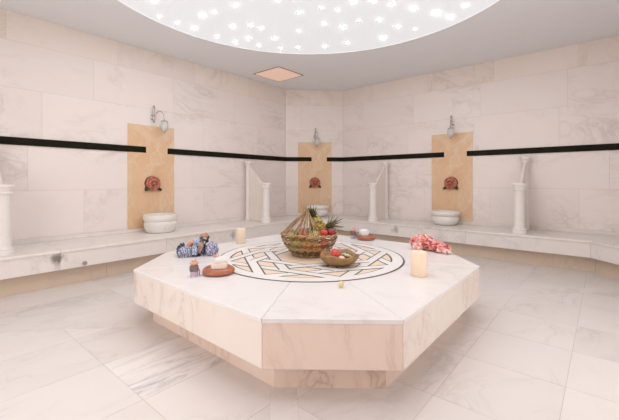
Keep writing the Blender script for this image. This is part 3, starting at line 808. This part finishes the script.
def cut(name, loc, s, mat, rot, lb, cat):
    bm = bmesh.new(); lathe(bm, [(0, 0), (.7, .02), (.95, .25), (1, .5), (.95, .75), (.7, .97), (0, 1)], 20)
    for v in bm.verts: v.co = Vector((v.co.x*s[0], v.co.y*s[1], v.co.z*s[2]))
    o = link(name, bm, mat, loc=loc, smooth='all'); o.rotation_euler = rot; tag(o, lb, cat, 'fruit in the wooden bowl')
cut('melon_slice', BWL+Vector((.035, -.055, .058)), (.045, .035, .022), 'kiwi', (.3, .35, .4), 'pale green fruit slice at the right of the wooden bowl', 'fruit slice')
cut('melon_slice', BWL+Vector((.07, -.005, .058)), (.035, .03, .02), 'soap_white', (-.3, .4, .4), 'white fruit slice behind the green slice in the wooden bowl', 'fruit slice')
cut('grapefruit_slice', BWL+Vector((-.035, -.045, .055)), (.032, .026, .016), 'pink_flesh', (.2, -.4, .4), 'pink fruit slice before the red apple in the wooden bowl', 'fruit slice')
bm = bmesh.new()
for k in range(3):
    blob(bm, (.018*math.cos(k*2.1), .018*math.sin(k*2.1), 0), (.022, .011, .004), .2, 2, k, 2, Matrix.Rotation(k*2.1, 4, 'Z'))
tag(link('mint_leaf', bm, 'leaf_green' if 'leaf_green' in M else 'leaf', loc=BWL+Vector((.035, -.035, .095)), smooth='all'), 'green mint sprig on the fruit slices in the wooden bowl', 'leaf')

# basket
BK = Vector((2.36, 1.99, TZ)); HB = .19
def RB(z):   # radius of the basket wall at a height
    s = max(0, min(1, z/HB)); return .135+.11*math.sin(s*PI/2*.97)**.9
bas = thing('wicker_basket', 'open wicker fruit basket with reeds gathered into a peaked handle', 'basket', BK)
bm = bmesh.new(); lathe(bm, [(0, 0), (.12, 0), (.128, .006), (.12, .012), (0, .01)], 40); link('base', bm, 'wicker', bas)
levels = [.012, .042, .072, .102, .132, .160, .188]
for li, z in enumerate(levels):
    bm = bmesh.new()
    for q in (0, PI):
        pts = []
        for k in range(144):
            a = 2*PI*k/144; ph = 12*a+q+li*PI/2
            r = RB(z)+.006*math.cos(ph); pts.append((r*math.cos(a), r*math.sin(a), z+.007*math.sin(ph)+(.006*math.sin(a*2+1) if li > 3 else 0)))
        tube(bm, pts, .0040 if li < 6 else .0052, 6, closed=True)
    link('woven_hoop', bm, 'wicker' if li % 2 else 'wicker_light', bas, smooth='all')
bm = bmesh.new()
for k in range(20):
    a = 2*PI*k/20
    for da in (-.015, .015): tube(bm, [((RB(z)+.001)*math.cos(a+da*(1+z*4)), (RB(z)+.001)*math.sin(a+da*(1+z*4)), z) for z in [.004+.02*i for i in range(10)]], .0022, 5)
link('stake', bm, 'wicker_light', bas, smooth='all')
# gathered reeds: rim -> apex above the middle
apex = Vector((-.005, .015, .40)); rr = random.Random(5); bm = bmesh.new()
LEFT = Vector((-math.sin(AZ), math.cos(AZ), 0)); FWD = Vector((math.cos(AZ), math.sin(AZ), 0))
RIMZ = HB-.002
bm2 = bmesh.new()
for k in range(38):
    if k < 18: ang = PI*.5+(-.60+1.30*k/17)*1.0          # left bundle, spread round the left rim
    else: ang = None                                      # thin fan dropping inside the front
    if ang is not None:
        d_ = FWD*math.cos(ang)+LEFT*math.sin(ang); a = math.atan2(d_.y, d_.x); rim = d_*RB(HB)*.985; rim.z = RIMZ
    else:
        q = (k-18)/19; d_ = (LEFT*(1.1-1.65*q)-FWD*1.0).normalized(); a = math.atan2(d_.y, d_.x); rim = d_*RB(HB)*(.80+.05*(k % 3)); rim.z = RIMZ-.01
    ap_ = apex+Vector((rr.uniform(-.012, .012), rr.uniform(-.012, .012), rr.uniform(-.01, .012)))
    mid = (rim+ap_)/2; mid += Vector((math.cos(a), math.sin(a), 0))*rr.uniform(-.02, .01)+Vector((0, 0, rr.uniform(-.02, .01)))
    pts = [rim*(1-s)**2+mid*2*s*(1-s)+ap_*s*s for s in [i/8 for i in range(9)]]
    tube(bm if k % 3 else bm2, pts, .0030, 5)
link('reed_handle', bm, 'wicker_light', bas, smooth='all')
link('dark_reed', bm2, 'wicker', bas, smooth='all')
bm = bmesh.new(); tube(bm, [apex+Vector((.016*math.cos(a), .016*math.sin(a), .004*math.sin(3*a))) for a in [2*PI*k/20 for k in range(20)]], .005, 6, closed=True)
link('handle_binding', bm, 'wicker', bas, smooth='all')

# pineapples
def pineapple(loc, rot, r, L, lb, nl=42, ll=.12):
    t = thing('pineapple', lb, 'pineapple', loc, 0, 'pineapples in the basket'); t.rotation_euler = rot
    bm = bmesh.new(); rows, seg = 44, 56
    prof = []
    for i in range(rows+1):
        s = i/rows; a = (s-.5)*PI; prof.append((max(0, r*math.cos(a)**.55) if 0 < i < rows else 0, L/2*math.sin(a)+L/2))
    def md(q, z, a):
        d = abs(math.sin(4*a+z/L*PI*5))*abs(math.sin(4*a-z/L*PI*5)); return (q*(1+.09*d**.5-.03), z)
    lathe(bm, prof, seg, mod=md); link('body', bm, 'pineapple', t, smooth='all')
    bm = bmesh.new(); g = random.Random(int(L*1000)+nl)
    for k in range(nl):
        a = k*2.39996; lean = .12+.95*(1-k/nl); l = ll*(.55+.45*k/nl)*g.uniform(.85, 1.1); w_ = .010
        d = Vector((math.cos(a), math.sin(a), 0)); s_ = Vector((-math.sin(a), math.cos(a), 0)); prev = None
        for i in range(6):
            s = i/5; ang = lean*(.5+.8*s)
            c = Vector((0, 0, L*.97))+d*(.012+l*s*math.sin(ang))+Vector((0, 0, .022*k/nl+l*s*math.cos(ang)*.95)); ww = w_*(1-s**1.6)+.0006
            up = (Vector((0, 0, 1))*math.sin(ang)-d*math.cos(ang)).normalized()*.0022
            row = [bm.verts.new(c-s_*ww), bm.verts.new(c-up*-1), bm.verts.new(c+s_*ww), bm.verts.new(c+d*.0022)]
            if prev:
                for j in range(4): bm.faces.new((prev[j], prev[(j+1) % 4], row[(j+1) % 4], row[j]))
            else: bm.faces.new(row)
            prev = row
        bm.faces.new(prev[::-1])
    link('crown', bm, 'leaf', t, smooth='all')
def aim(d):
    return Vector(d).to_track_quat('Z', 'Y').to_euler()
# upright one, leaning a little left; lying one, crown out over the right rim
RGT = -LEFT
p1 = BK+RGT*.092+FWD*.045+Vector((0, 0, .168)); pineapple(p1, aim(LEFT*.32+Vector((0, 0, 1))-FWD*.0), .064, .165, 'upright pineapple leaning left at the back of the fruit basket', 40, .095)
p2 = BK+RGT*.075+FWD*.165+Vector((0, 0, .20)); pineapple(p2, aim(RGT*1.0+FWD*.1+Vector((0, 0, .25))), .046, .085, 'lying pineapple with its crown spread over the basket rim to the right', 38, .165)

FR = [('red_apple', -0.057, -0.099, 0.180, 'red apple at the left front of the basket, under the reeds', .042),
      ('mango', 0.036, -0.120, 0.175, 'yellow green mango in the middle front of the basket', .044),
      ('red_apple', 0.125, -0.055, 0.190, 'bright red apple at the right of the basket, left of the dark apple', .038),
      ('dark_apple', 0.192, 0.000, 0.187, 'dark red apple at the right rim of the basket', .042),
      ('green_apple', -0.150, -0.050, 0.165, 'green apple at the far left of the basket', .042),
      ('green_apple', -0.115, 0.050, 0.175, 'green apple behind the reeds on the left of the basket', .042),
      ('orange', -0.021, -0.150, 0.100, 'orange seen through the weave at the front middle of the basket', .042),
      ('orange', 0.061, -0.136, 0.084, 'orange seen through the weave right of the middle', .042),
      ('green_apple', -0.101, -0.115, 0.104, 'green apple seen through the weave at the left front', .042),
      ('red_apple', 0.133, -0.099, 0.111, 'red apple seen through the weave at the right front', .042),
      ('pear', -0.150, -0.010, 0.089, 'green pear low at the left side of the basket', .036),
      ('orange', 0.030, -0.060, 0.055, 'orange at the bottom of the basket', .042),
      ('pear', -0.066, -0.052, 0.056, 'green pear at the bottom left of the basket', .036),
      ('dark_apple', 0.113, -0.021, 0.082, 'dark red apple low inside the basket, right side', .042),
      ('mango', -0.020, 0.000, 0.120, 'yellow mango in the heart of the basket', .040),
      ('orange', 0.000, 0.090, 0.100, 'orange at the back of the basket below the pineapple', .042),
      ('red_apple', -0.090, 0.120, 0.090, 'red apple at the back left of the basket', .042)]
g = random.Random(2)
for k, (kd, rx, fy, z, lb, r) in enumerate(FR):
    fruit(kd, BK+RGT*rx+FWD*fy+Vector((0, 0, z)), (g.uniform(-.6, .6), g.uniform(-.6, .6), g.uniform(0, 6)), lb, r)

# crumpled blue cloth bundle
bl = thing('cloth_bundle', 'crumpled blue checked bath cloths with tan and orange folds, on the platform', 'cloth', (1.70, 2.71, H))
def lump(name, mat, items, sub=4, parent=bl):
    bm = bmesh.new()
    for (rx, fy, z, s, sd, rz) in items:
        R = Matrix.Rotation(rz-(PI/2-AZ), 4, 'Z')
        blob(bm, RGT*rx+FWD*fy+Vector((0, 0, z)), s, .5, 1.9, sd, sub, R, ridged=True)
    mn = min(v.co.z for v in bm.verts)
    if mn < .001:
        for v in bm.verts: v.co.z = max(v.co.z, .0008)
    link(name, bm, mat, parent, smooth='all')
lump('navy_cloth', 'navy', [(-.135, .0, .045, (.034, .035, .05), 1, .3), (.0, -.01, .035, (.04, .04, .04), 2, 0)])
lump('checked_cloth', 'blue_check', [(-.082, -.05, .04, (.05, .042, .045), 3, .2)])
lump('lilac_cloth', 'lilac_check', [(.125, .01, .05, (.046, .042, .052), 4, .5)])
bm = bmesh.new()
tube(bm, [RGT*-.005+FWD*-.05+Vector((0, 0, .02)), RGT*-.004+FWD*-.055+Vector((0, 0, .07)), RGT*.0+FWD*-.04+Vector((0, 0, .115)), RGT*.01+FWD*-.0+Vector((0, 0, .14)), RGT*.02+FWD*.04+Vector((0, 0, .12))], [.024, .025, .024, .02, .015], 10)
link('pale_blue_cloth', bm, 'pale_blue', bl, smooth='all')
bm = bmesh.new()
tube(bm, [RGT*.015+FWD*.03+Vector((0, 0, .14)), RGT*.04+FWD*.02+Vector((0, 0, .172)), RGT*.075+FWD*.01+Vector((0, 0, .178)), RGT*.095+FWD*0+Vector((0, 0, .16))], [.014, .021, .022, .015], 10)
tube(bm, [RGT*.03+FWD*-.03+Vector((0, 0, .03)), RGT*.045+FWD*-.03+Vector((0, 0, .10)), RGT*.06+FWD*0+Vector((0, 0, .14))], [.022, .024, .02], 10)
link('tan_cloth', bm, 'tan_cloth', bl, smooth='all')
bm = bmesh.new()
tube(bm, [RGT*.1+FWD*0+Vector((0, 0, .165)), RGT*.09+FWD*-.01+Vector((0, 0, .13)), RGT*.065+FWD*-.02+Vector((0, 0, .09)), RGT*.05+FWD*-.03+Vector((0, 0, .03))], [.012, .017, .016, .02], 10)
tube(bm, [RGT*.05+FWD*-.0+Vector((0, 0, .02)), RGT*.09+FWD*.0+Vector((0, 0, .035)), RGT*.12+FWD*.0+Vector((0, 0, .03))], [.02, .022, .02], 10)
link('navy_fold', bm, 'navy', bl, smooth='all')
bm = bmesh.new()
tube(bm, [RGT*-.09+FWD*.02+Vector((0, 0, .06)), RGT*-.06+FWD*.02+Vector((0, 0, .10)), RGT*-.035+FWD*.02+Vector((0, 0, .125))], [.022, .024, .014], 10)
link('orange_cloth', bm, 'orange_cloth', bl, smooth='all')

# crumpled pink floral cloth
bm = bmesh.new(); PK = Vector((3.23, 1.30, H))
for (rx, fy, z, s, sd, rz) in [(-.045, .02, .06, (.065, .06, .065), 5, .2), (.0, -.01, .095, (.065, .045, .04), 6, .4), (.055, -.06, .05, (.09, .05, .042), 7, -.6), (.10, -.15, .032, (.06, .04, .032), 8, -.7), (-.085, -.06, .04, (.035, .04, .04), 9, 0), (.14, -.20, .034, (.028, .03, .034), 10, 0)]:
    blob(bm, RGT*rx+FWD*fy+Vector((0, 0, z)), s, .5, 1.9, sd, 5, Matrix.Rotation(rz-(PI/2-AZ), 4, 'Z'), ridged=True)
for v in bm.verts: v.co.z = max(v.co.z, .0008)
tag(link('floral_cloth', bm, 'floral', loc=PK, smooth='all'), 'crumpled pink, red and white patterned cloth behind the large candle', 'cloth')
bpy.context.view_layer.update()
